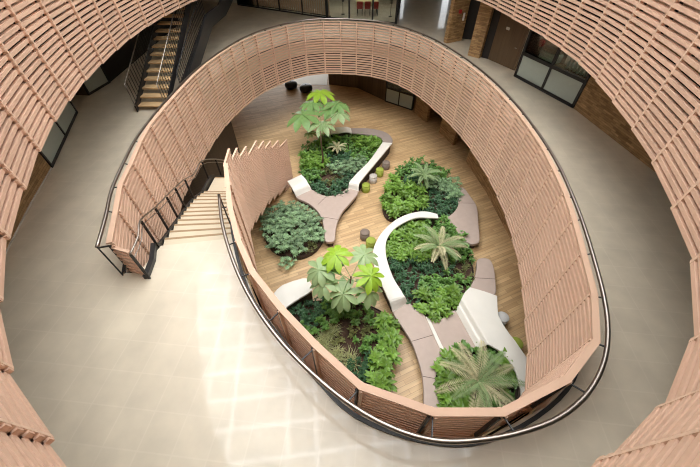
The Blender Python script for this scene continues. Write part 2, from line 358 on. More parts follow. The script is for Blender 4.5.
for k in range(len(FAN) - 1):
    lab = f"pale pink slatted panel beside the descending stair, {ordinal(k + 1)} step down from the top"
    slat_panel('slatted_balustrade', FAN[k], FAN[k + 1] + (FAN[k + 1] - FAN[k]) * 0.06, -2.15 - 0.40 * k, 1.04 - 0.47 * k, lab, 'stepped panels beside the garden stair', pitch=0.10, depth=0.05, saw=-0.06, batten=False, capw=0.05)
NU = len(UP)
ucount = 0
for i in range(NU):
    a, b = UP[i], UP[(i + 1) % NU]
    if 0.5 * (a.y + b.y) > 19.2: continue
    ucount += 1
    lab = f"wide pink slatted panel of the upper balustrade, {ordinal(ucount)} clockwise from the near left corner"
    slat_panel('slatted_balustrade', a, b, UZ, UZ + 3.2, lab, 'slatted panels around the upper void', pitch=0.132, depth=0.08, saw=0.035, fill=0.54, post=(ZC - 0.6, UZ + 3.1), lap=0.03, back=ZC - 0.77)

# end panel closing the balustrade at the head of the stair
e0 = RING[0] + Vector((0.0, -0.02, 0)); e1 = Vector((-5.05, 4.62, 0))
slat_panel('slatted_balustrade', e1, e0, -0.65, 0.95, 'short slatted end panel closing the balustrade beside the stair head', None, pitch=0.142, batten=False, saw=0.0, capw=0.06)

# ------------------------------------------------------------------ handrail round the opening
rail_px = [(97,247),(105.5,217),(111,192),(120,170),(135,140),(148,122),(160,107),(171,95),(188,77),(205,62.5),(221,51),(238,40.5),(255,32.5),(272,27),(288,23),(305,20.3),(325,18.8),(345,19),(365,20),(385,22.3),(403,27),(420,33),(437,40.7),(452,49.5),(467,59.5),(482,71),(497,84),(511,98.5),(524,113.5),(537,131),(549,149),(561,170),(573,197),(584,226),(595,262),(604,297),(608,330),(604,362),(588,393),(560,417),(525,431),(490,438.5),(450,441.5),(415,436),(380,422),(347,402),(315,376),(285,346),(261,315),(243,284),(230,252),(222,222),(219,195)]
RAIL = [at(x, y, 1.08) for x, y in rail_px]
hr = empty('handrail', tuple(RAIL[0])); tag(hr, 'round stainless steel handrail running around the whole garden opening', 'handrail')
rs = spline(RAIL, 4); MB().tube(rs, 0.04, 10).build('rail', M['steel'], hr, True)
for i, p in enumerate(RING[:-2]):
    q = min(RAIL, key=lambda r: (r - p).length); qs = min(rs, key=lambda r: (Vector((r.x, r.y, 0)) - Vector((p.x, p.y, 0))).length)
    MB().bar((p.x, p.y, 1.0), (qs.x, qs.y, 1.05), 0.018, 0.03).build('bracket', M['black'], hr)
MB().tube([RAIL[0], RAIL[0] + Vector((0.02, 0, -1.08))], 0.018, 6).build('end_post', M['black'], hr)
MB().bar(RAIL[0] + Vector((0, 0, -0.03)), (RING[0].x, RING[0].y, 1.0), 0.02, 0.04).build('bracket', M['black'], hr)
MB().tube([RAIL[-1], RAIL[-1] + Vector((0, 0, -1.08))], 0.02, 6).build('end_post', M['black'], hr)

# ------------------------------------------------------------------ stair going down to the garden
sl = [Vector((x, y, 0)) for x, y in STAIR_L]; sr = [Vector((x, y, 0)) for x, y in STAIR_R]
def param(P, t):
    S = spline(P, 8); k = t * (len(S) - 1); i = min(int(k), len(S) - 2); return S[i].lerp(S[i + 1], k - i)
st = empty('garden_stair', (-4.6, 5.8, 0)); tag(st, 'pale oak staircase curving down from the concrete floor into the garden', 'stair')
N1, N2 = 12, 18; rise = (0 - G) / (N1 + N2)
T1, T2 = 0.50, 0.63                                           # where the half landing lies along the flight
ts = [T1 * i / N1 for i in range(N1 + 1)] + [T2 + (1 - T2) * i / (N2 - 1) for i in range(N2)]
for i in range(N1 + N2 - 1):
    t0, t1 = ts[i], ts[i + 1]; z = -rise * (i + 1)
    a, b, c, d = param(sl, t0), param(sr, t0), param(sr, t1 + 0.012), param(sl, t1 + 0.012)
    mb = MB(); P = [a, b, c, d]; lo = [Vector((p.x, p.y, z - rise)) for p in P]; hi = [Vector((p.x, p.y, z)) for p in P]
    mb.quad(hi[0], hi[1], hi[2], hi[3]); mb.quad(lo[3], lo[2], lo[1], lo[0])
    for k in range(4): mb.quad(lo[k], lo[(k + 1) % 4], hi[(k + 1) % 4], hi[k])
    tr_ = mb.build('tread', M['tread'], st)
    nz = MB(); mv = (a - d).normalized() * 0.05; nz.bar((d.x + mv.x, d.y + mv.y, z + 0.002), (c.x + mv.x, c.y + mv.y, z + 0.002), 0.07, 0.008); nz.build('nosing', M['nosing'], tr_)
def zt(t):
    if t <= T1: return -rise * N1 * t / T1
    if t <= T2: return -rise * N1
    return -rise * N1 + (G + rise * N1) * (t - T2) / (1 - T2)
for P, s in ((sl, 1), (sr, -1)):
    mb = MB(); K = 40; Q = offset_line([param(P, k / K) for k in range(K + 1)], 0.03 * s)
    Q2 = offset_line(Q, 0.06 * s)
    for k in range(K):
        za, zb2 = zt(k / K), zt((k + 1) / K); a, b, c, d = Q[k], Q[k + 1], Q2[k + 1], Q2[k]
        up = lambda p, z: Vector((p.x, p.y, z))
        top = [up(a, za + 0.06), up(b, zb2 + 0.06), up(c, zb2 + 0.06), up(d, za + 0.06)]; bot = [up(a, max(za - 0.32, G)), up(b, max(zb2 - 0.32, G)), up(c, max(zb2 - 0.32, G)), up(d, max(za - 0.32, G))]
        mb.quad(*top); mb.quad(*bot[::-1])
        for j in range(4): mb.quad(bot[j], bot[(j + 1) % 4], top[(j + 1) % 4], top[j])
    mb.build('stringer', M['black'], st, merge=True)
# landing plate at the head of the stair, balustrade on the left side
ba = empty('stair_balustrade', (-5.0, 4.6, 0)); tag(ba, 'black steel balustrade with flat posts along the left of the garden stair', 'balustrade')
Lb = [Vector((-4.95, 4.55, 0)), Vector((-5.02, 5.1, 0))] + offset_line([param(sl, k / 10) for k in range(11)], 0.06)
zs = [0, 0] + [zt(k / 10) for k in range(11)]
top = [Vector((p.x - 0.0, p.y, z + 0.95)) for p, z in zip(Lb, zs)]
MB().tube(spline(top, 3), 0.024, 8).build('rail', M['steel'], ba, True)
MB().tube(spline([p + Vector((0, 0, -0.16)) for p in top], 3), 0.014, 6).build('rail', M['steel'], ba, True)
for k in (0, 2, 3, 4, 5, 6, 8, 9, 10, 11, 12):
    p, z = Lb[k], zs[k]; MB().box((p.x - 0.035, p.y - 0.012, max(z - 0.1, G)), (p.x + 0.035, p.y + 0.012, z + 0.92)).build('post', M['black'], ba)
mb = MB(); mb.wall(Lb[0], Lb[1], -0.3, 0.12, 0.12, 1); mb.wall(Lb[1], Lb[2], -0.3, 0.12, 0.12, 1); mb.build('base_plate', M['black'], ba)

# dark timber wall under the gallery, left of the stair, and the back walls of the garden level
struct(MB().wall((-7.45, 3.0), (-7.19, 18.07), G, -0.75, 0.2, 1).build('wall_stair_side', M['darkslat']))
gw = [(-1.86, 28.8), (0.69, 28.07), (2.82, 25.59)]
mb = MB(); mb.wall((-1.86, 40), (-1.86, 28.8), G, -0.75, 0.2, 1); mb.wall(gw[0], gw[1], G, -0.75, 0.2, 1); mb.wall(gw[1], gw[2], G, -0.75, 0.2, 1)
struct(mb.build('wall_garden_back', M['panelwood']))
mb = MB(); mb.wall((4.95, 23.5), (5.6, 22.0), G, -0.75, 0.2, 1); mb.wall((6.3, 20.6), (6.9, 18.9), G, -0.75, 0.2, 1); mb.wall((7.3, 17.0), (7.7, 14.0), G, -0.75, 0.2, 1); mb.wall((7.7, 14.0), (8.2, 2.0), G, -0.75, 0.2, 1)
struct(mb.build('wall_garden_right', M['brick']))
struct(MB().wall((8.3, 24.5), (9.8, 15.0), G, -0.75, 0.2, 1).build('wall_garden_recess', M['dark']))
struct(slab('floor_lit_patch', [(-13, 29.0), (-2.05, 28.7), (-2.05, 36.5), (-13, 36.5)], G, G + 0.012, M['lit_patch']))  # daylit part of the garden floor, its brightness painted as a pale sheet
struct(MB().box((-13, 36.5, G), (-2.1, 36.6, -0.75)).build('window_8', M['daylit']))

def glazed(name, a, b, z0, z1, n, rail_z=None, lower=True, fw=0.09, panes=True, thick=0.1):
    """black framed glazing from a to b: n bays, optional mid rail with frosted panels below"""
    a = Vector((a[0], a[1], 0)); b = Vector((b[0], b[1], 0)); d = (b - a); L = d.length; d.normalize(); nr = Vector((-d.y, d.x, 0))
    X = Matrix((d, nr, Vector((0, 0, 1)))).transposed().to_4x4(); X.translation = a
    mb = MB(); mb.box((0, -thick / 2, z0), (L, thick / 2, z0 + fw), X); mb.box((0, -thick / 2, z1 - fw), (L, thick / 2, z1), X)
    for k in range(n + 1):
        x = L * k / n; x0 = min(max(x - fw / 2, 0), L - fw); mb.box((x0, -thick / 2, z0), (x0 + fw, thick / 2, z1), X)
    if rail_z: mb.box((0, -thick / 2, rail_z - fw / 2), (L, thick / 2, rail_z + fw / 2), X)
    fr = struct(mb.build(name, M['black']))
    for k in range(n):
        x0, x1 = L * k / n + fw / 2, L * (k + 1) / n - fw / 2
        if rail_z and lower:
            MB().box((x0, -0.02, z0 + fw), (x1, 0.02, rail_z - fw / 2), X).build('frosted_panel', M['frost'], fr)
        zz = (rail_z + fw / 2) if rail_z else z0 + fw
        MB().box((x0, -0.006, zz), (x1, 0.006, z1 - fw), X).build('pane', M['glass'], fr)
    return fr
glazed('window_7', (2.85, 25.5), (4.85, 23.9), G, -2.4, 2, G + 1.1)
struct(MB().wall((2.82, 25.59), (4.95, 23.75), -2.4, -0.75, 0.2, 1).build('wall_garden_lintel', M['brick']))
struct(MB().box((2.0, 27.5, G), (8.0, 27.6, -0.75)).build('wall_garden_room', M['panelwood']))

# ------------------------------------------------------------------ middle floor: walls round the gallery
TOPZ = ZC - 0.75
LW = [at(51.5, 168), at(77, 112.5), at(88.4, 95.4), at(110, 82.5)]
mb = MB(); mb.wall((-8.95, 4.9), at(30, 205)[:2], 0, TOPZ, 0.25, 1); mb.wall(at(30, 205)[:2], LW[0][:2], 0, TOPZ, 0.25, 1)
struct(mb.build('wall_left', M['brick']))
mb = MB(); mb.wall((-8.95 + 0.03, 4.9), (at(30, 205).x + 0.03, at(30, 205).y), 0, 0.03, 0.03, 1); mb.wall((at(30, 205).x + 0.03, at(30, 205).y), (LW[0].x + 0.03, LW[0].y), 0, 0.03, 0.03, 1)
struct(mb.build('baseboard_left', M['plaster']))
glazed('window_1', (-8.75, 2.6), (-8.93, 4.85), 0, 3.0, 2, 1.15)
glazed('window_2', LW[0], LW[1], 0, 3.0, 2, 1.55)
glazed('window_3', LW[2], LW[3], 0, 3.0, 1, 1.9)
fv = glazed('window_13', (-12.2, 17.6), (-12.3, 20.4), 0.3, 2.3, 4, 1.9, fw=0.07)
mb = MB(); mb.wall(LW[0], LW[1], 3.0, TOPZ, 0.25, 1); mb.wall(LW[1], (-12.9, 13.6), 0, TOPZ, 0.2, 1); mb.wall((-12.9, 15.0), LW[2], 0, TOPZ, 0.2, 1); mb.wall(LW[2], LW[3], 3.0, TOPZ, 0.2, 1); struct(mb.build('wall_left_back', M['panelwood']))
struct(MB().wall(LW[3], (-12.4, 27), 0, TOPZ, 0.2, 1).build('wall_left_stair', M['dark']))
# far side: slatted screen behind glass, dining room glazing
g1 = glazed('window_4', at(238, 5), at(327, 18.3), 0, 3.2, 4, None, fw=0.08)
a, b = at(238, 5), at(327, 18.3); d = (b - a).normalized(); nr = Vector((-d.y, d.x, 0)) * 0.5; Ls = (b - a).length
scr = empty('slatted_screen', tuple(a + nr)); tag(scr, 'tall pale timber slatted screen standing behind the far black framed glass', 'screen')
mb = MB(); X = Matrix((d, Vector((-d.y, d.x, 0)), Vector((0, 0, 1)))).transposed().to_4x4(); X.translation = a + nr
for k in range(int(Ls / 0.2)): mb.box((k * 0.2 + 0.05, 0, 0.06), (k * 0.2 + 0.16, 0.06, 3.1), X)
mb.build('slats', M['slat'], scr)
MB().box((0, 0, 0), (Ls, 0.07, 0.06), X).build('base_rail', M['black'], scr); MB().box((0, 0, 3.1), (Ls, 0.07, 3.16), X).build('top_rail', M['black'], scr)
g2 = glazed('window_5', at(327, 18.3), at(396, 24.2), 0, 3.2, 3, None, fw=0.1)
glazed('window_6', at(396, 24.2), (4.3, 33.0), 0, 3.2, 3, None, fw=0.1)
struct(MB().wall((-2.2, 36.0), (4.6, 36.0), 0, TOPZ, 0.2, 1).build('wall_dining', M['panelwood']))
struct(MB().wall((-13, 34.2), (-2.2, 31.2), 0, TOPZ, 0.2, 1).build('wall_far_left', M['plaster']))
mb = MB(); mb.wall(at(238, 5), at(327, 18.3), 3.2, TOPZ, 0.2, 1); mb.wall(at(327, 18.3), at(396, 24.2), 3.2, TOPZ, 0.2, 1)
struct(mb.build('wall_over_glazing', M['dark']))
# dining furniture seen through the glass
def chair(x, y, rz, label):
    r = empty('dining_chair', (x, y, 0)); tag(r, label, 'chair', 'red chairs in the dining room')
    c, s = math.cos(rz), math.sin(rz); X = Matrix.Rotation(rz, 4, 'Z'); X.translation = (x, y, 0)
    MB().box((-0.22, -0.22, 0.43), (0.22, 0.22, 0.49), X).build('seat', M['red'], r, bevel=0.02)
    MB().box((-0.22, 0.18, 0.5), (0.22, 0.23, 0.92), X).build('backrest', M['red'], r, bevel=0.02)
    for sx in (-0.19, 0.19):
        for sy in (-0.19, 0.19): MB().box((sx - 0.018, sy - 0.018, 0), (sx + 0.018, sy + 0.018, 0.43), X).build('leg', M['black'], r)
tb = empty('dining_table', (1.35, 30.2, 0)); tag(tb, 'dining table under a cream cloth behind the far glass', 'table')
MB().box((0.5, 29.8, 0.72), (2.2, 30.6, 0.76)).build('tabletop', M['cream'], tb, bevel=0.01)
MB().box((0.48, 29.78, 0.48), (2.22, 30.62, 0.72)).build('cloth', M['cream'], tb)
for sx in (0.6, 2.1):
    for sy in (29.9, 30.5): MB().box((sx - 0.03, sy - 0.03, 0), (sx + 0.03, sy + 0.03, 0.48)).build('leg', M['black'], tb)
for k, x in enumerate((0.75, 1.35, 1.95)):
    chair(x, 29.35, math.pi, ('red dining chair at the left of the near side of the cream table', 'red dining chair in the middle of the near side of the cream table', 'red dining chair at the right of the near side of the cream table')[k])
for k, (x, y) in enumerate(((-0.55, 29.6), (3.1, 28.9))):
    v = empty('flower_stand', (x, y, 0)); tag(v, 'white flowers on a tall stand ' + ('left' if k == 0 else 'right') + ' of the cream table behind the glass', 'flowers', 'flower stands in the dining room')
    MB().lathe([(0.14, 0), (0.14, 0.03), (0.02, 0.05), (0.02, 0.8), (0.09, 0.85), (0.1, 1.05)], (x, y, 0), 12).build('stand', M['black'], v, True)
    mb = MB()
    for j in range(14):
        p = Vector((x + random.uniform(-.2, .2), y + random.uniform(-.2, .2), 1.1 + random.uniform(0, .35))); mb.lathe([(0.01, -0.05), (0.05, -0.02), (0.055, 0.02), (0.01, 0.05)], p, 6)
    mb.build('blossom', M['white'], v)
# far lobby at the back right with two daylit openings
mb = MB(); mb.wall((4.6, 41), (13, 41), 0, TOPZ, 0.2, 1); struct(mb.build('wall_lobby', M['dark']))
struct(MB().box((5.2, 40.9, 0.05), (5.75, 40.98, 2.9)).build('window_10', M['daylit']))
struct(MB().box((8.75, 36.6, 0.05), (9.35, 36.68, 2.7)).build('window_11', M['daylit']))
mb = MB(); mb.wall((8.7, 36.7), (13, 36.7), 0, TOPZ, 0.2, 1); struct(mb.build('wall_lobby_side', M['dark']))
# right hand walls
b1a, b1b = at(446.5, 43.5), at(461.5, 40.5)
p1, p2 = at(467.5, 55.5), at(478.8, 58.5)
mb = MB(); mb.wall(b1a, b1b, 0, TOPZ, 0.3, 1); struct(mb.build('wall_right_back', M['brick']))
mb = MB(); mb.wall((b1b.x, b1b.y + 0.4), (b1b.x + 2.6, b1b.y - 0.4), 0, TOPZ, 0.2, 1); struct(mb.build('wall_right_recess', M['dark']))
mb = MB(); mb.wall(p1, p2, 0, TOPZ, 0.5, 1); struct(mb.build('wall_right_pier', M['brick']))
d0, d1 = at(487.8, 59), at(514, 70.5)
w0, w1 = at(514.2, 76), at(573.6, 108.2)
mb = MB(); mb.wall((p2.x + 0.05, p2.y + 0.3), d0, 0, TOPZ, 0.2, 1); struct(mb.build('wall_right_jamb', M['dark']))
dr = struct(MB().wall(d0, d1, 0.0, 2.6, 0.08, 1).build('door_1', M['panelwood']))
dd = (d1 - d0).normalized(); dn = Vector((dd.y, -dd.x, 0))
sp = d0 + dd * 0.62; MB().wall(sp + dn * 0.02 + Vector((0, 0, 0)), sp + dd * 0.22 + dn * 0.02, 1.62, 1.74, 0.02, 1).build('sign_plate', M['white'], dr)
hp = d0 + dd * ((d1 - d0).length - 0.25) + dn * 0.05; MB().bar((hp.x, hp.y, 1.0), (hp.x - dd.x * 0.14, hp.y - dd.y * 0.14, 1.0), 0.03, 0.03).build('door_handle', M['steel'], dr)
struct(MB().wall(d0, d1, 2.6, TOPZ, 0.2, 1).build('wall_right_over_door', M['panelwood']))
glazed('window_12', w0, w1, 0, 2.9, 2, 1.1, fw=0.13)
struct(MB().wall(w0, w1, 2.9, TOPZ, 0.2, 1).build('wall_right_over_window', M['brick']))
rw = [w1, at(596, 121), at(625, 147), at(655, 172)]
mb = MB()
mb.wall(w1, rw[3], 0, TOPZ, 0.25, 1); struct(mb.build('wall_right', M['brick']))
mb = MB(); mb.wall(rw[3] + Vector((0.03, -0.002, 0)), rw[3] + Vector((3.2, 0.4, 0)), 0, TOPZ, 0.2, 1); mb.wall(rw[3] + Vector((3.2, 0.4, 0)), (13.6, -6), 0, TOPZ, 0.2, 1)
struct(mb.build('wall_right_return', M['dark']))
# fittings on the first brick wall
fd = (b1b - b1a).normalized(); fn = Vector((fd.y, -fd.x, 0))
q = b1a + fd * 0.55 + fn * 0.06
o = MB().box((q.x - 0.09, q.y - 0.05, 1.55), (q.x + 0.09, q.y + 0.05, 1.75)).build('fire_alarm', M['red'], bevel=0.02); tag(o, 'small red fire alarm box on the far right brick wall', 'alarm')
q = b1a + fd * 0.92 + fn * 0.06
o = MB().box((q.x - 0.05, q.y - 0.04, 1.15), (q.x + 0.05, q.y + 0.04, 1.55)).build('card_reader', M['white'], bevel=0.015); tag(o, 'slim white card reader on the brick wall beside the dark doorway', 'card reader')
# room behind the right window: counter, machine, jars, lantern
wd = (w1 - w0).normalized(); wn = Vector((-wd.y, wd.x, 0)); Xw = Matrix((wd, wn, Vector((0, 0, 1)))).transposed().to_4x4(); Xw.translation = w0
Lw = (w1 - w0).length
ct = empty('serving_counter', tuple(w0 + wn * 0.2)); tag(ct, 'brown timber counter running inside the right black framed window', 'counter')
MB().box((0.05, 0.12, 1.02), (Lw, 0.75, 1.1), Xw).build('worktop', M['bark'], ct); MB().box((0.1, 0.16, 0), (Lw - 0.05, 0.7, 1.02), Xw).build('cabinet', M['panelwood'], ct)
mc = empty('coffee_machine', tuple(Xw @ Vector((1.3, 0.45, 1.1)))); tag(mc, 'pale boxy machine standing on the counter behind the right window', 'machine')
MB().box((0.75, 0.25, 1.1), (1.75, 0.68, 1.45), Xw).build('body', M['frost'], mc, bevel=0.03); MB().box((0.8, 0.3, 1.45), (1.7, 0.64, 1.62), Xw).build('cup_tray', M['steel'], mc, bevel=0.01)
for k in range(6):
    p = Xw @ Vector((2.35 + 0.2 * k, 0.42, 1.1)); o = MB().lathe([(0.06, 0), (0.07, 0.02), (0.07, 0.26), (0.03, 0.32), (0.03, 0.4)], p, 10).build('glass_jar', M['frost'], None, True)
    tag(o, 'grey glass jar in the row on the counter behind the right window', 'jar', 'jars on the counter')
p = Xw @ Vector((0.45, 0.5, 1.1)); ln = empty('table_lantern', tuple(p)); tag(ln, 'round red lantern on the counter at the left of the right window', 'lantern')
MB().lathe([(0.09, 0.0), (0.09, 0.03), (0.02, 0.05), (0.02, 0.35)], p, 12).build('base', M['black'], ln, True); MB().lathe([(0.02, 0.33), (0.13, 0.4), (0.16, 0.5), (0.13, 0.6), (0.02, 0.67)], p, 14).build('shade', M['red'], ln, True)
struct(MB().wall(w0 + wn * 3.2, w1 + wn * 3.2, 0, TOPZ, 0.2, 1).build('wall_kitchen', M['plaster']))
# unseen round lamps added under the ceiling to brighten gallery and rooms
for k, (x, y) in enumerate(((-11.2, 24.5), (-10.6, 21), (2, 29.2), (6.5, 27), (9.6, 23.5), (-8.8, -1.5), (1.2, 32.5), (-0.8, 31.0), (3.2, 30.2), (-5.5, 31.2), (11.5, 16.5), (12.4, 14.0), (-11.0, 17.0), (-9.8, 11.5))):
    o = MB().lathe([(0.16, 0.0), (0.16, 0.05)], (x, y, TOPZ - 0.05), 16).build('unseen_fill_lamp', M['lamp']); tag(o, 'unseen round fill lamp added under the gallery ceiling', 'lamp', 'added gallery fill lamps')

for x, y, lab in ((10.9, 16.9, 'added flat fill light inside the room behind the right window, at its far end'), (11.5, 14.9, 'added flat fill light inside the room behind the right window, at its near end'),
                  (0.0, 30.8, 'added flat fill light over the left of the dining room'), (2.6, 29.9, 'added flat fill light over the right of the dining room'), (-7.0, 31.75, 'added flat fill light at the left end of the slatted screen'), (-3.6, 29.95, 'added flat fill light at the right end of the slatted screen')):
    cl = empty('unseen_fill_panel', (x, y, TOPZ)); tag(cl, lab, 'lamp', 'added flat fill lights')  # unseen light panel added to brighten the rooms and the slatted screen
    MB().box((x - 0.75, y - 0.4, TOPZ - 0.06), (x + 0.75, y + 0.4, TOPZ - 0.001)).build('housing', M['white'], cl)
    MB().box((x - 0.7, y - 0.35, TOPZ - 0.075), (x + 0.7, y + 0.35, TOPZ - 0.06)).build('diffuser', M['lamp'], cl)

# ------------------------------------------------------------------ steel stair going up at the left
us = empty('steel_stair', (-8.6, 13.6, 0)); tag(us, 'open black steel stair with oak treads climbing to the upper floor', 'stair')
RU, GO = 0.205, 0.42; x0, x1, y0 = -9.2, -7.95, 13.45
NT = 18
for i in range(NT):
    z = RU * (i + 1); y = y0 + GO * i
    MB().box((x0, y, z - 0.06), (x1, y + 0.40, z)).build('tread', M['treadup'], us)
def sloped(x, w, dz0, dz1, m, name, n=NT):
    mb = MB(); ya, yb = y0 - 0.15, y0 + GO * n
    za, zb2 = RU * 0.3, RU * (n + 0.6); i = len(mb.v)
    P = [(x, ya, max(za + dz0, 0)), (x, yb, zb2 + dz0), (x, yb, zb2 + dz1), (x, ya, za + dz1)]
    lo = [Vector(p) for p in P]; hi = [Vector((p[0] + w, p[1], p[2])) for p in P]
    mb.quad(*lo); mb.quad(*hi[::-1])
    for k in range(4): mb.quad(lo[k], hi[k], hi[(k + 1) % 4], lo[(k + 1) % 4])
    return mb.build(name, m, us)
sloped(x0 - 0.06, 0.05, -0.25, 0.18, M['black'], 'stringer'); sloped(x1 + 0.01, 0.05, -0.25, 0.18, M['black'], 'stringer')
for x, nm in ((x0 - 0.03, 'left'), (x1 + 0.04, 'right')):
    ya, yb, za, zb2 = y0 - 0.1, y0 + GO * NT, RU, RU * NT
    MB().tube([(x, ya, 0.05), (x, ya, za + 0.95), (x, yb, zb2 + 1.0)], 0.022, 8).build('rail', M['steel'], us, True)
    for k in range(0, NT * 2):
        yy = y0 + GO * (k + 0.4) / 2; z = RU * (k / 2 + 1)
        MB().box((x - 0.008, yy - 0.012, z), (x + 0.008, yy + 0.012, z + 0.93)).build('baluster', M['black'], us)
# outer flight on the right: heavy black stringer with landing edge, balustrade bars
xa = -7.55
def plate(P, x, w, name):
    mb = MB(); n = len(P); i = len(mb.v)
    for s in (0, w):
        for (yy, zz) in P: mb.v.append((x + s, yy, zz))
    mb.f.append(tuple(range(n))[::-1]); mb.f.append(tuple(range(n, 2 * n)))
    for k in range(n): mb.f.append((k, (k + 1) % n, n + (k + 1) % n, n + k))
    return mb.build(name, M['black'], us)
plate([(14.2, 0.0), (15.0, 0.0), (17.2, 0.75), (19.9, 1.55), (22.6, 1.5), (25.0, 1.9), (25.0, 2.75), (21.8, 2.15), (19.5, 2.2), (17.7, 1.55), (15.2, 0.75), (14.2, 0.4)], xa, 0.12, 'outer_stringer')
MB().tube([(xa + 0.06, 14.4, 0.1), (xa + 0.06, 14.4, 1.2), (xa + 0.06, 17.7, 2.45), (xa + 0.06, 19.6, 3.1), (xa + 0.06, 22.5, 3.2)], 0.02, 8).build('outer_rail', M['black'], us, True)
for k in range(26):
    yy = 14.5 + k * 0.2; zz = 0.4 + (yy - 14.3) * 0.32
    MB().box((xa + 0.05, yy - 0.012, zz), (xa + 0.07, yy + 0.012, zz + 0.9)).build('outer_baluster', M['black'], us)
plate([(14.3, 0.02), (14.9, 0.02), (19.9, 1.5), (19.5, 1.75), (14.3, 0.25)], x1 + 0.08, -x1 + xa - 0.08 + 0.0, 'side_board')
MB().box((-9.2, 21.0, 3.6), (-6.6, 22.6, 3.69)).build('landing', M['black'], us)

# ------------------------------------------------------------------ garden benches
def poly(pts, zrel, n=4, smooth=True):
    P = ats(pts, G + zrel); return spline(P, n, True) if smooth else P
def shrink(P, d):
    c = sum((Vector(p) for p in P), Vector()) / len(P); out = []
    m = len(P); area = sum(P[i].x * P[(i + 1) % m].y - P[(i + 1) % m].x * P[i].y for i in range(m)); sgn = 1 if area > 0 else -1
    for i in range(m):
        t = (P[(i + 1) % m] - P[i - 1]); t.z = 0
        if t.length < 1e-6: t = Vector((1, 0, 0))
        t.normalize(); out.append(P[i] + Vector((-t.y, t.x, 0)) * d * sgn)
    return out
def cushion(name, pts, parent, m='taupe', z=0.45, n=3):
    P = poly(pts, z, n)
    slab(name, P, G + z - 0.16, G + z, M[m], parent=parent, bevel=0.03)
    slab('plinth', shrink(P, 0.10), G + 0.0, G + z - 0.16, M['plinth'], parent=parent)
def ribbon(name, stations, parent, m='white', thick=0.09, sub=5, ped=True, ped_m='plinth'):
    """solid band through (left px, right px, height) stations, smooth in plan and in height"""
    Lp = [at(*s[0], G + s[2]) for s in stations]; Rp = [at(*s[1], G + s[2]) for s in stations]
    L = spline(Lp, sub); R = spline(Rp, sub); K = 6; mb = MB(); rows = []
    # heights eased so that the ramp reads as a soft S
    zz = []
    for i in range(len(stations) - 1):
        for k in range(sub):
            t = k / sub; t = t * t * (3 - 2 * t); zz.append(stations[i][2] * (1 - t) + stations[i + 1][2] * t)
    zz.append(stations[-1][2])
    for a, b, z in zip(L, R, zz): rows.append([Vector((a.x + (b.x - a.x) * k / K, a.y + (b.y - a.y) * k / K, G + z)) for k in range(K + 1)])
    for a, b in zip(rows, rows[1:]):
        for k in range(K):
            mb.quad(a[k], a[k + 1], b[k + 1], b[k]); dn = Vector((0, 0, -thick)); mb.quad(b[k] + dn, b[k + 1] + dn, a[k + 1] + dn, a[k] + dn)
        for k in (0, K): mb.quad(a[k], b[k], b[k] - Vector((0, 0, thick)), a[k] - Vector((0, 0, thick)))
    for r in (rows[0], rows[-1]):
        for k in range(K): mb.quad(r[k], r[k + 1], r[k + 1] - Vector((0, 0, thick)), r[k] - Vector((0, 0, thick)))
    o = mb.build(name, M[m], parent, merge=True, bevel=0.02)
    for pz in o.data.polygons: pz.use_smooth = False
    if ped:
        mb = MB(); i0, i1 = 0.2, 0.8
        for (r0, r1) in zip(rows, rows[1:]):
            q = lambda r, t: r[0].lerp(r[-1], t)
            a, b, c, d = q(r0, i0), q(r0, i1), q(r1, i1), q(r1, i0); f = lambda p: Vector((p.x, p.y, G)); g = lambda p: p - Vector((0, 0, thick - 0.005))
            mb.quad(f(a), f(d), g(d), g(a)); mb.quad(f(b), g(b), g(c), f(c))
            if r0 is rows[0]: mb.quad(f(a), g(a), g(b), f(b))
            if r1 is rows[-1]: mb.quad(f(d), f(c), g(c), g(d))
        mb.build('pedestal', M[ped_m], parent, merge=True)
    return o
def seam(pts, parent, z=0.45):
    MB().tube([p + Vector((0, 0, 0.002)) for p in ats(pts, G + z)], 0.008, 5).build('seam', M['plinth'], parent)
CT = 0.78
# bench round the left bed
bA = empty('curved_bench', tuple(at(330, 205, G))); tag(bA, 'three armed taupe bench with white raised arms around the umbrella tree by the stair', 'bench')
cushion('seat_cushion', [(296,197),(304,193),(312,189.7),(318,193),(325.5,195.7),(332,195.5),(338,194),(343.5,191),(348.6,188),(358.5,191.4),(351,202),(343,211),(337.5,222),(335.5,232),(334.8,240),(329,242),(325,240),(324,230),(322,219),(317,210.5),(308,203)], bA)
ribbon('raised_end', [((296.3,196.8),(311.9,189.6),0.45),((293.4,191),(308.5,183.5),0.72),((291,186.5),(305.5,178.5),0.80),((287.2,181),(301.4,174.3),0.84)], bA)
ribbon('counter', [((348.4,188.2),(358.7,191.2),0.45),((350,181),(359.5,182.8),CT),((359,171),(367,173.2),CT),((369.1,161),(376,162.6),CT),((382.7,142),(392.3,143),CT)], bA)
ribbon('back_seat', [((382.7,141.8),(392.4,142.8),0.74),((382.3,139.8),(392.4,138.8),0.74),((380.5,137.3),(388.5,134),0.74),((376,135.4),(382.5,131),0.74),((369,134.6),(374,129),0.74),((362,133.7),(365,128),0.74),((352,132.8),(351,128),0.74)], bA, 'taupe2')
ribbon('raised_end', [((352,132.9),(351,128),0.74),((346,131.6),(345,126.6),0.84),((331,133.5),(330,127.5),0.84)], bA)
seam([(318,204.5),(327,195.8)], bA); seam([(343,196.5),(337,194.5)], bA); seam([(323,217),(338,219.5)], bA)
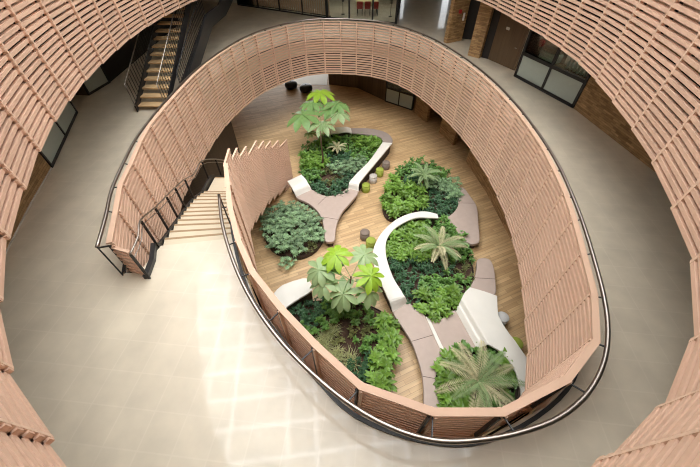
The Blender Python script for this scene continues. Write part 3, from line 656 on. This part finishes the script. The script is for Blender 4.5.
# bench around the two middle beds
bC = empty('curved_bench', tuple(at(430, 330, G))); tag(bC, 'long winding bench with white counter wrapped around the middle palm bed', 'bench')
ribbon('counter', [((408.3,302.8),(392.9,312.2),0.45),((404.8,296),(388.8,300),CT),((400.9,289.7),(383.5,288.5),CT),((394,278.6),(376.5,273),CT),((388,263),(373,260),CT),((385.6,249.4),(373,251),CT),((387.2,239),(376,242),CT),((394,229.2),(382.6,231.5),CT),((406.5,221.2),(394.5,220.5),CT),((418,217.4),(408.5,213.8),CT),((430,217.6),(424,211.2),CT),((438.6,218.0),(437.6,213.8),CT)], bC)
cushion('seat_cushion', [(392.9,312),(400.5,307.2),(408.3,302.6),(417,310),(425.5,316),(434,336),(443.5,356.5),(438.3,365.9),(435.7,379.6),(436.6,393.3),(440.9,410),(433,413),(424.5,410),(423.7,392),(422,374.4),(416.9,356),(411.5,342),(403,328)], bC)
cushion('seat_cushion', [(429.7,318),(438.3,318.9),(446.9,316.3),(455.4,310.3),(466,329.5),(476.9,348.8),(469,347.8),(461.4,349.6),(454,351.8),(447.2,355.5),(438,336)], bC)
ribbon('divider', [((425.7,316.2),(429.6,318.2),0.465),((434.2,336),(438.2,336.5),0.465),((443.7,356.3),(447,355),0.465)], bC, thick=0.1, ped=False)
ribbon('ramp', [((455.4,310.3),(476.9,348.8),0.45),((458.8,304),(483,346.3),0.62),((461.5,298.8),(488.5,344.2),CT)], bC, sub=6)
P = ats([(461.5,298.8),(465,292),(470,287),(484,291),(497.4,295.7),(497.6,306),(498.6,315.4),(503,324),(509.4,333.4),(515.5,341),(522,350.5),(527,357.5),(530,364),(529,378),(527,392),(525,404),(522.3,404),(520.8,388),(516.6,373),(509.6,360.7),(499.4,350.4),(488.5,344.2)], G + CT)
slab('counter', P, G + CT - 0.09, G + CT, M['white'], parent=bC, bevel=0.02); slab('pedestal', shrink(P, 0.22) , G, G + CT - 0.09, M['plinth'], parent=bC)
cushion('seat_cushion', [(477.5,259.5),(484,257.8),(490.5,260),(494,268),(495.5,280),(495.3,294.5),(483,291),(471,287.5),(474.8,278),(476.8,268)], bC)
seam([(411.7,341.3),(433,335)], bC); seam([(422.7,376.3),(436,378.7)], bC); seam([(475,277.8),(495.2,279)], bC)
# bench on the upper right bed
bB = empty('curved_bench', tuple(at(468, 215, G))); tag(bB, 'taupe wedge shaped bench on the right edge of the upper right bed', 'bench')
cushion('seat_cushion', [(457.5,189),(463.5,187.5),(471,197),(477,206.6),(478.5,222),(479.7,240),(476,243.5),(470,243.5),(459,236),(452,226),(445,219),(450.6,215),(456,209.5),(458.5,203),(456.8,195)], bB)
seam([(459,203),(474.5,203.2)], bB)
# short white bench at the lower left
bG = empty('white_bench', tuple(at(292, 292, G))); tag(bG, 'short white topped bench at the left of the lower left bed', 'bench')
P = poly([(272.9,294.3),(282.3,284.9),(302.9,278),(308,279.5),(310.7,283),(312.3,290),(300,298),(287.4,306.3),(275,316),(263,309)], CT, 2)
slab('top', P, G + CT - 0.1, G + CT, M['white'], parent=bG, bevel=0.025); slab('plinth', shrink(P, 0.06), G, G + CT - 0.1, M['plinth'], parent=bG)

# ------------------------------------------------------------------ stools and poufs
def stool(px, m, label, group=None, r=0.23, h=0.46):
    p = at(*px, G + h); e = empty('drum_stool', (p.x, p.y, G)); tag(e, label, 'stool', group or 'drum stools in the garden')
    MB().lathe([(r * 0.93, 0.0), (r, 0.03), (r, h - 0.06)], (p.x, p.y, G), 24).build('body', M[m], e, True)
    MB().lathe([(r, h - 0.06), (r + 0.004, h - 0.03), (r * 0.93, h), ], (p.x, p.y, G), 24).build('top_cushion', M[m], e, True)
stool((366, 184.5), 'st_green', 'olive green drum stool nearest the seat end of the white counter')
stool((373.3, 175.5), 'st_pale', 'pale grey drum stool between the two green ones beside the white counter')
stool((379.9, 169), 'st_green', 'olive green drum stool between the pale and the taupe stool beside the white counter')
stool((386.3, 162), 'st_grey', 'taupe drum stool at the far end of the row beside the white counter')
stool((365, 231.7), 'st_grey', 'dark taupe drum stool left of the round white counter')
stool((371, 240.0), 'st_green', 'olive green drum stool tucked against the curved white counter beside a dark taupe stool')
stool((503.3, 316.5), 'st_light', 'light grey drum stool tucked under the right edge of the white counter')
stool((517, 342.5), 'st_green', 'olive green drum stool almost hidden under the right white counter')
for px, lab in (((291, 84.5), 'round black leather pouf on the left of the pair at the far side'), ((306, 88), 'round black leather pouf on the right of the pair at the far side')):
    p = at(*px, G + 0.3); e = empty('pouf', (p.x, p.y, G)); tag(e, lab, 'pouf', 'black poufs at the back of the garden')
    R0 = 0.55; MB().lathe([(R0 * 0.6, 0), (R0 * 0.9, 0.08), (R0, 0.28), (R0 * 0.93, 0.45), (R0 * 0.65, 0.56), (R0 * 0.2, 0.58)], (p.x, p.y, G), 28).build('body', M['pouf'], e, True)
    MB().lathe([(0.05, 0.57), (0.05, 0.6), (0.02, 0.61)], (p.x, p.y, G), 10).build('button', M['pouf'], e, True)

# ------------------------------------------------------------------ planting
BEDS = {
 1: [(301,160),(303,178),(312,189.5),(325,195.7),(338,194),(349,187),(352,179),(370,161),(382.5,142),(376,136),(362,134.5),(350,134),(330,135),(315,140),(304,150)],
 2: [(383,201),(386.3,189),(399,171),(412,164),(435,165.5),(447,180),(457,189.4),(458.5,203),(450.6,215),(438,217),(418,214),(405,216.5),(391,219),(384,212)],
 3: [(263.6,233),(268,218),(280,209),(294,207),(310,212),(321,224),(323.5,236),(316,249),(301,256.7),(286,255),(272,249)],
 4: [(400,289),(394,278),(388,263),(385.4,249),(387,239),(394,229),(408,220),(418,217),(430,218.6),(445,220),(456,228),(466,243),(473,260),(475,275),(470,287),(462,298),(455,310),(447,316),(438,319),(430,318),(418,311),(408,302)],
 5: [(436,393),(435.7,379.6),(438.3,366),(444,357),(461,350),(477,349),(489,345),(499,350.4),(509.4,360.7),(516.3,372.7),(520.6,388),(521,404),(505,416),(470,418),(442,412)],
 6: [(293,312),(303,303),(330,300),(352,300),(374.7,307.7),(388,317),(396,334.7),(396,352),(391,369),(389,392),(378,402),(345,395),(312,365),(295,335)]}
BEDTXT = {1: 'the left umbrella tree bed', 2: 'the upper right bed', 3: 'the small round bed beside the stair panels', 4: 'the middle palm bed', 5: 'the front palm bed', 6: 'the lower left bed'}
SOILZ = 0.16
soil_poly = {}
for k, pts in BEDS.items():
    P = spline(ats(pts, G + (0.42 if k in (1, 4, 5) else 0.2)), 3, True); soil_poly[k] = P
    bed = empty('planting_bed', (P[0].x, P[0].y, G)); tag(bed, 'dark soil ' + {1: 'of the left bed around the tall umbrella tree', 2: 'of the upper right bed beside the wedge bench', 3: 'of the small round bed beside the stair panels', 4: 'of the large middle bed inside the white counter', 5: 'of the front bed under the biggest palm', 6: 'of the lower left bed under the second umbrella tree'}[k], 'planting bed', 'planting beds')
    Q = shrink(P, 0.03)
    o = slab('soil', Q, G, G + SOILZ, M['soil'], parent=bed)
    mb = MB(); m = len(P)
    for i in range(m): mb.wall(P[i], P[(i + 1) % m], G, G + SOILZ + 0.03, 0.02, 1)
    mb.build('edging', M['plinth'], bed)

def leaf(mb, base, yaw, pitch, L, Wd, droop=0.5, fold=0.25, n=4, tipw=0.5, roll=0.0):
    """one folded leaf blade starting at base; pitch 0 = level, positive = upwards"""
    c, s = math.cos(yaw), math.sin(yaw); p = Vector(base); a = pitch; i0 = len(mb.v); step = L / n
    side0 = Vector((-s, c, 0))
    for k in range(n + 1):
        t = k / n; w = Wd * (math.sin(math.pi * min(1, t ** tipw * 0.97 + 0.02)) if 0 < k < n else 0.06)
        d = Vector((c * math.cos(a), s * math.cos(a), math.sin(a))); up = Vector((-c * math.sin(a), -s * math.sin(a), math.cos(a)))
        side = side0 * math.cos(roll) + up * math.sin(roll)
        mb.v += [tuple(p - side * w / 2 + up * (w * fold)), tuple(p), tuple(p + side * w / 2 + up * (w * fold))]
        p = p + d * step; a -= droop / n
    for k in range(n):
        a0 = i0 + k * 3; mb.f += [(a0, a0 + 1, a0 + 4, a0 + 3), (a0 + 1, a0 + 2, a0 + 5, a0 + 4)]
def proto_shrub(kind, seed):
    rng = random.Random(seed); mb = MB()
    if kind == 'bright':        # rosettes of broad leaves
        for q in range(5):
            bx, by = (rng.uniform(-.2, .2), rng.uniform(-.2, .2)) if q else (0, 0); h = rng.uniform(0.22, 0.42)
            for j in range(10):
                leaf(mb, (bx, by, h * (0.7 + 0.3 * j / 10)), j * 2.4 + rng.uniform(-.3, .3), rng.uniform(0.05, 0.9), rng.uniform(0.22, 0.32), rng.uniform(0.10, 0.13), rng.uniform(0.5, 1.0), 0.12, 5, 0.85)
            mb.tube([(bx * .4, by * .4, 0), (bx, by, h)], 0.012, 5)
    elif kind == 'mid':
        for q in range(6):
            bx, by = rng.uniform(-.24, .24), rng.uniform(-.24, .24); h = rng.uniform(0.18, 0.4)
            for j in range(13):
                leaf(mb, (bx, by, h * (0.6 + 0.4 * j / 13)), rng.uniform(0, 6.28), rng.uniform(0, 1.0), rng.uniform(0.13, 0.19), rng.uniform(0.07, 0.095), rng.uniform(0.4, 1.0), 0.2, 4, 0.8)
            mb.tube([(bx * .4, by * .4, 0), (bx, by, h)], 0.01, 5)
    elif kind in ('deep', 'dry'):      # many small leaves
        for q in range(10):
            bx, by = rng.uniform(-.28, .28), rng.uniform(-.28, .28); h = rng.uniform(0.14, 0.36)
            for j in range(11):
                leaf(mb, (bx + rng.uniform(-.04, .04), by + rng.uniform(-.04, .04), h * (0.5 + 0.5 * j / 11)), rng.uniform(0, 6.28), rng.uniform(0, 1.1), rng.uniform(0.09, 0.14), rng.uniform(0.05, 0.065), rng.uniform(0.3, 0.9), 0.2, 3, 0.8)
            mb.tube([(bx * .5, by * .5, 0), (bx, by, h)], 0.008, 4)
    elif kind == 'blue':      # small palmate fingers
        for q in range(16):
            bx, by = rng.uniform(-.3, .3), rng.uniform(-.3, .3); h = rng.uniform(0.2, 0.48); y0 = rng.uniform(0, 6.28)
            for j in range(8):
                leaf(mb, (bx, by, h), y0 + j * 0.785, rng.uniform(-.1, .35), rng.uniform(0.12, 0.17), 0.048, 0.8, 0.2, 3)
            mb.tube([(bx * .4, by * .4, 0), (bx, by, h)], 0.008, 4)
    else:                     # pale grass tuft
        for j in range(95):
            leaf(mb, (rng.uniform(-.14, .14), rng.uniform(-.14, .14), 0.0), rng.uniform(0, 6.28), rng.uniform(0.5, 1.4), rng.uniform(0.3, 0.5), 0.02, rng.uniform(0.8, 1.8), 0.2, 4)
    return mb
NAMES = {'bright': ('broadleaf_shrub', 'bright green broad leaved shrub', 'bright broad leaved shrubs'), 'mid': ('leafy_shrub', 'mid green leafy shrub', 'mid green shrubs'), 'deep': ('groundcover_shrub', 'dark green small leaved shrub', 'dark small leaved shrubs'),
         'blue': ('schefflera_shrub', 'blue green finger leaved shrub', 'finger leaved shrubs'), 'dry': ('olive_shrub', 'olive brown sparse shrub', 'sparse olive shrubs'), 'grass': ('grass_tuft', 'pale arching grass tuft', 'pale grass tufts')}
protos = {}
ZONES = {1: [((313,150),'mid'),((311,163),'bright'),((313,178),'mid'),((332,178),'dry'),((345,180),'deep'),((332,190),'deep'),((352,165),'blue'),((343,158),'deep'),((372,146),'bright'),((362,140),'bright'),((345,143),'mid'),((362,155),'mid'),((322,140),'bright'),((320,186),'deep')],
 2: [((392,205),'bright'),((398,187),'bright'),((405,172),'mid'),((412,200),'bright'),((412,178),'deep'),((432,200),'deep'),((445,200),'deep'),((448,188),'blue'),((436,175),'mid'),((430,212),'deep'),((400,215),'bright')],
 3: [((285,225),'blue'),((298,215),'blue'),((310,228),'blue'),((275,240),'blue'),((290,246),'blue'),((310,247),'dry')],
 4: [((395,245),'bright'),((404,232),'bright'),((420,225),'bright'),((442,226),'mid'),((414,250),'bright'),((398,272),'deep'),((408,288),'deep'),((420,276),'deep'),((432,268),'deep'),((432,305),'bright'),((448,295),'bright'),((460,284),'mid'),((440,285),'mid'),((466,258),'mid'),((470,270),'dry')],
 5: [((445,365),'bright'),((445,385),'bright'),((450,405),'bright'),((465,358),'mid'),((490,358),'mid'),((508,375),'bright'),((512,395),'mid'),((490,405),'mid'),((470,410),'bright'),((478,380),'mid')],
 6: [((305,315),'deep'),((320,312),'deep'),((340,310),'mid'),((365,312),'mid'),((315,330),'mid'),((345,330),'dry'),((328,350),'grass'),((322,338),'grass'),((340,360),'grass'),((352,345),'mid'),((372,340),'mid'),((385,335),'bright'),((390,350),'bright'),((382,365),'bright'),((380,385),'bright'),((365,375),'deep'),((350,368),'deep'),((360,328),'dry')]}
SKIP = {6: [((357,345),9,0.45),((349,328),9,0.6),((370,325),6,0.5),((384,312),7,0.9)], 3: [((312,246),8,0.6)], 4: [((470,268),8,0.4)], 1: [((330,178),9,0.35)]}
def inside(p, P):
    c = False; m = len(P)
    for i in range(m):
        a, b = P[i], P[i - 1]
        if (a.y > p[1]) != (b.y > p[1]) and p[0] < (b.x - a.x) * (p[1] - a.y) / (b.y - a.y) + a.x: c = not c
    return c
rng = random.Random(11)
for k, P in soil_poly.items():
    Q = shrink(P, 0.2 if k == 3 else 0.1); xs = [p.x for p in Q]; ys = [p.y for p in Q]; pts = []
    Z = [(at(*c, G + 0.4), kd) for c, kd in ZONES[k]]; SK = [(at(*c, G + 0.3), r * 0.045, pr) for c, r, pr in SKIP.get(k, [])]
    for tr in range(5000):
        p = Vector((rng.uniform(min(xs), max(xs)), rng.uniform(min(ys), max(ys)), G + SOILZ))
        if not inside(p, Q): continue
        if any((p - q).length < 0.34 for q in pts): continue
        pts.append(p)
    for p in pts:
        if any((Vector((p.x, p.y)) - Vector((c.x, c.y))).length < r and rng.random() < pr for c, r, pr in SK): continue
        kd = min(Z, key=lambda z: (Vector((z[0].x, z[0].y)) - Vector((p.x, p.y))).length * rng.uniform(0.8, 1.2))[1]
        key = (kd, rng.randrange(3)); nm, lb, gr = NAMES[kd]
        if key not in protos:
            o = proto_shrub(kd, hash(kd) % 97 if False else len(kd) * 13 + key[1]).build(nm, M[kd]); protos[key] = o
        else:
            o = protos[key].copy(); C.objects.link(o)
        o.location = p; s = rng.uniform(0.9, 1.25) * (1.0 if kd != 'dry' else 0.75); o.scale = (s, s, s * rng.uniform(0.85, 1.15)); o.rotation_euler = (0, 0, rng.uniform(0, 6.28))
        tag(o, f"{lb} growing in {BEDTXT[k]}", 'shrub', f"{gr} in {BEDTXT[k]}")
# clump spilling out of the round bed
p = at(287, 262, G + 0.25); o = protos[('blue', 0)].copy() if ('blue', 0) in protos else proto_shrub('blue', 3).build('schefflera_shrub', M['blue'])
if o.name not in C.objects: C.objects.link(o)
o.location = (p.x, p.y, G + 0.001); o.scale = (0.95, 0.95, 0.8); tag(o, 'finger leaved shrub spilling over the near edge of the small round bed', 'shrub', 'finger leaved shrubs spilling out')

# palms
def frond(mb, base, yaw, pitch, L, droop, lw, ll):
    c, s = math.cos(yaw), math.sin(yaw); p = Vector(base); a = pitch; n = 16; pts = []; dirs = []
    for k in range(n + 1):
        d = Vector((c * math.cos(a), s * math.cos(a), math.sin(a))); pts.append(p.copy()); dirs.append(a); p = p + d * (L / n); a -= droop / n * (0.4 + 1.2 * k / n)
    mb.tube(pts, [0.012 * (1 - 0.8 * k / n) for k in range(n + 1)], 4)
    for k in range(1, n + 1):
        for j in (0, 1):
            q = pts[k - 1].lerp(pts[k], j * 0.5); t = (k - 0.5 * (1 - j)) / n; l = ll * (0.45 + 0.75 * math.sin(math.pi * (0.15 + 0.8 * t)))
            for sd in (-1, 1):
                leaf(mb, q, yaw + sd * (1.15 - 0.55 * t), dirs[k] * 0.6 + 0.15, l, lw, 0.55, 0.3, 3)
def palm(px, z_hub, label, n, L, pale, seed, trunk_r=0.07, pitch=(0.25, 0.95), only=None):
    rng = random.Random(seed); p = at(*px, G + z_hub); e = empty('palm', (p.x, p.y, G + SOILZ)); tag(e, label, 'palm', 'palms in the planting beds')
    mb = MB(); K = 8; mb.tube([(p.x, p.y, G + SOILZ - 0.02 + (z_hub - SOILZ + 0.02) * k / K) for k in range(K + 1)], [trunk_r * (1.1 if k % 2 else 0.9) for k in range(K + 1)], 10); mb.build('trunk', M['bark'], e)
    for i in range(n):
        yaw = 2 * math.pi * i / n * 2.39996 * n / (2 * math.pi) if False else i * 2.39996
        mb = MB(); tt = i / n
        frond(mb, (p.x, p.y, G + z_hub), yaw, pitch[1] - (pitch[1] - pitch[0]) * (1 - tt) + rng.uniform(-.1, .1), L * rng.uniform(0.88, 1.1), rng.uniform(1.0, 1.5), 0.026, 0.20 * L / 1.2)
        mb.build('frond', M['palm_p'] if rng.random() < pale else M['palm_g'], e)
palm((478, 382), 0.7, 'big feathery palm with pale fronds filling the front bed', 17, 1.4, 0.5, 1)
palm((439, 247), 0.85, 'feathery palm with straw coloured fronds inside the white counter', 16, 1.2, 0.75, 2)
palm((424, 176), 1.0, 'green feathery palm rising from the upper right bed', 16, 0.95, 0.15, 3)
palm((337, 148), 0.65, 'small silvery palm beside the trunk of the left umbrella tree', 15, 0.65, 0.6, 4, 0.05)

# umbrella trees
def palmate(mb, c, tilt_dir, tilt, R, n, seed):
    rng = random.Random(seed); y0 = rng.uniform(0, 6.28)
    for j in range(n):
        y = y0 + j * 2 * math.pi / n; pit = -tilt * math.cos(y - tilt_dir) - 0.35 * math.cos(y + 1.5708) - 0.05 + rng.uniform(-.08, .08)
        leaf(mb, c, y, pit, R * rng.uniform(0.88, 1.08), R * 0.38, rng.uniform(0.5, 0.8), 0.13, 7, 1.35)
def umbrella(base_px, crown_px, label, leaves, ht, R):
    b = at(*base_px, G + SOILZ); e = empty('umbrella_tree', tuple(b)); tag(e, label, 'tree', 'umbrella trees')
    top = Vector((b.x + 0.03, b.y + 0.02, G + ht))
    MB().tube([b + Vector((0, 0, -0.02)), b.lerp(top, 0.35) + Vector((0.03, 0.02, 0)), b.lerp(top, 0.7) + Vector((-0.02, 0, 0)), top], [0.06, 0.045, 0.04, 0.028], 10).build('trunk', M['bark'], e, True)
    for i, (px, zr, m, rs) in enumerate(leaves):
        c = at(*px, G + zr); d = c - top; az = math.atan2(c.y - top.y, c.x - top.x)
        st_ = top.lerp(b, 0.02 + 0.03 * (i % 4)); mid = st_.lerp(c, 0.5) + Vector((0, 0, 0.12))
        MB().tube(spline([st_, mid, c], 4), 0.011, 5).build('petiole', M['umb_g'], e, True)
        mb = MB(); palmate(mb, c, az, 0.35, R * rs, 9, 50 + i + int(ht * 10)); mb.build('leaf', M[m], e, True)
umbrella((323, 169), (322, 110), 'tall umbrella tree with drooping hand shaped leaves in the left bed',
    [((320,93),3.0,'umb_y',0.95),((303,115),2.55,'umb_g',1.2),((337,104),2.75,'umb_g',0.9),((338,113),2.5,'umb_s',0.9),((322,124),2.3,'umb_s',0.85),((312,103),2.75,'umb_g',0.85),((310,133),1.7,'dry',0.45),((328,110),2.6,'umb_g',0.7)], 2.65, 1.12)
umbrella((350, 312), (349, 255), 'umbrella tree with pale spreading hand shaped leaves in the lower left bed',
    [((336,255),2.75,'umb_y',0.95),((364,255),2.6,'umb_s',0.9),((319,270),2.4,'umb_s',1.0),((323,284),2.1,'umb_s',0.85),((343,294),2.0,'umb_s',1.0),((371,276),2.45,'umb_y',0.9),((369,291),2.0,'umb_s',0.95),((329,268),2.3,'umb_g',0.8)], 2.55, 0.72)
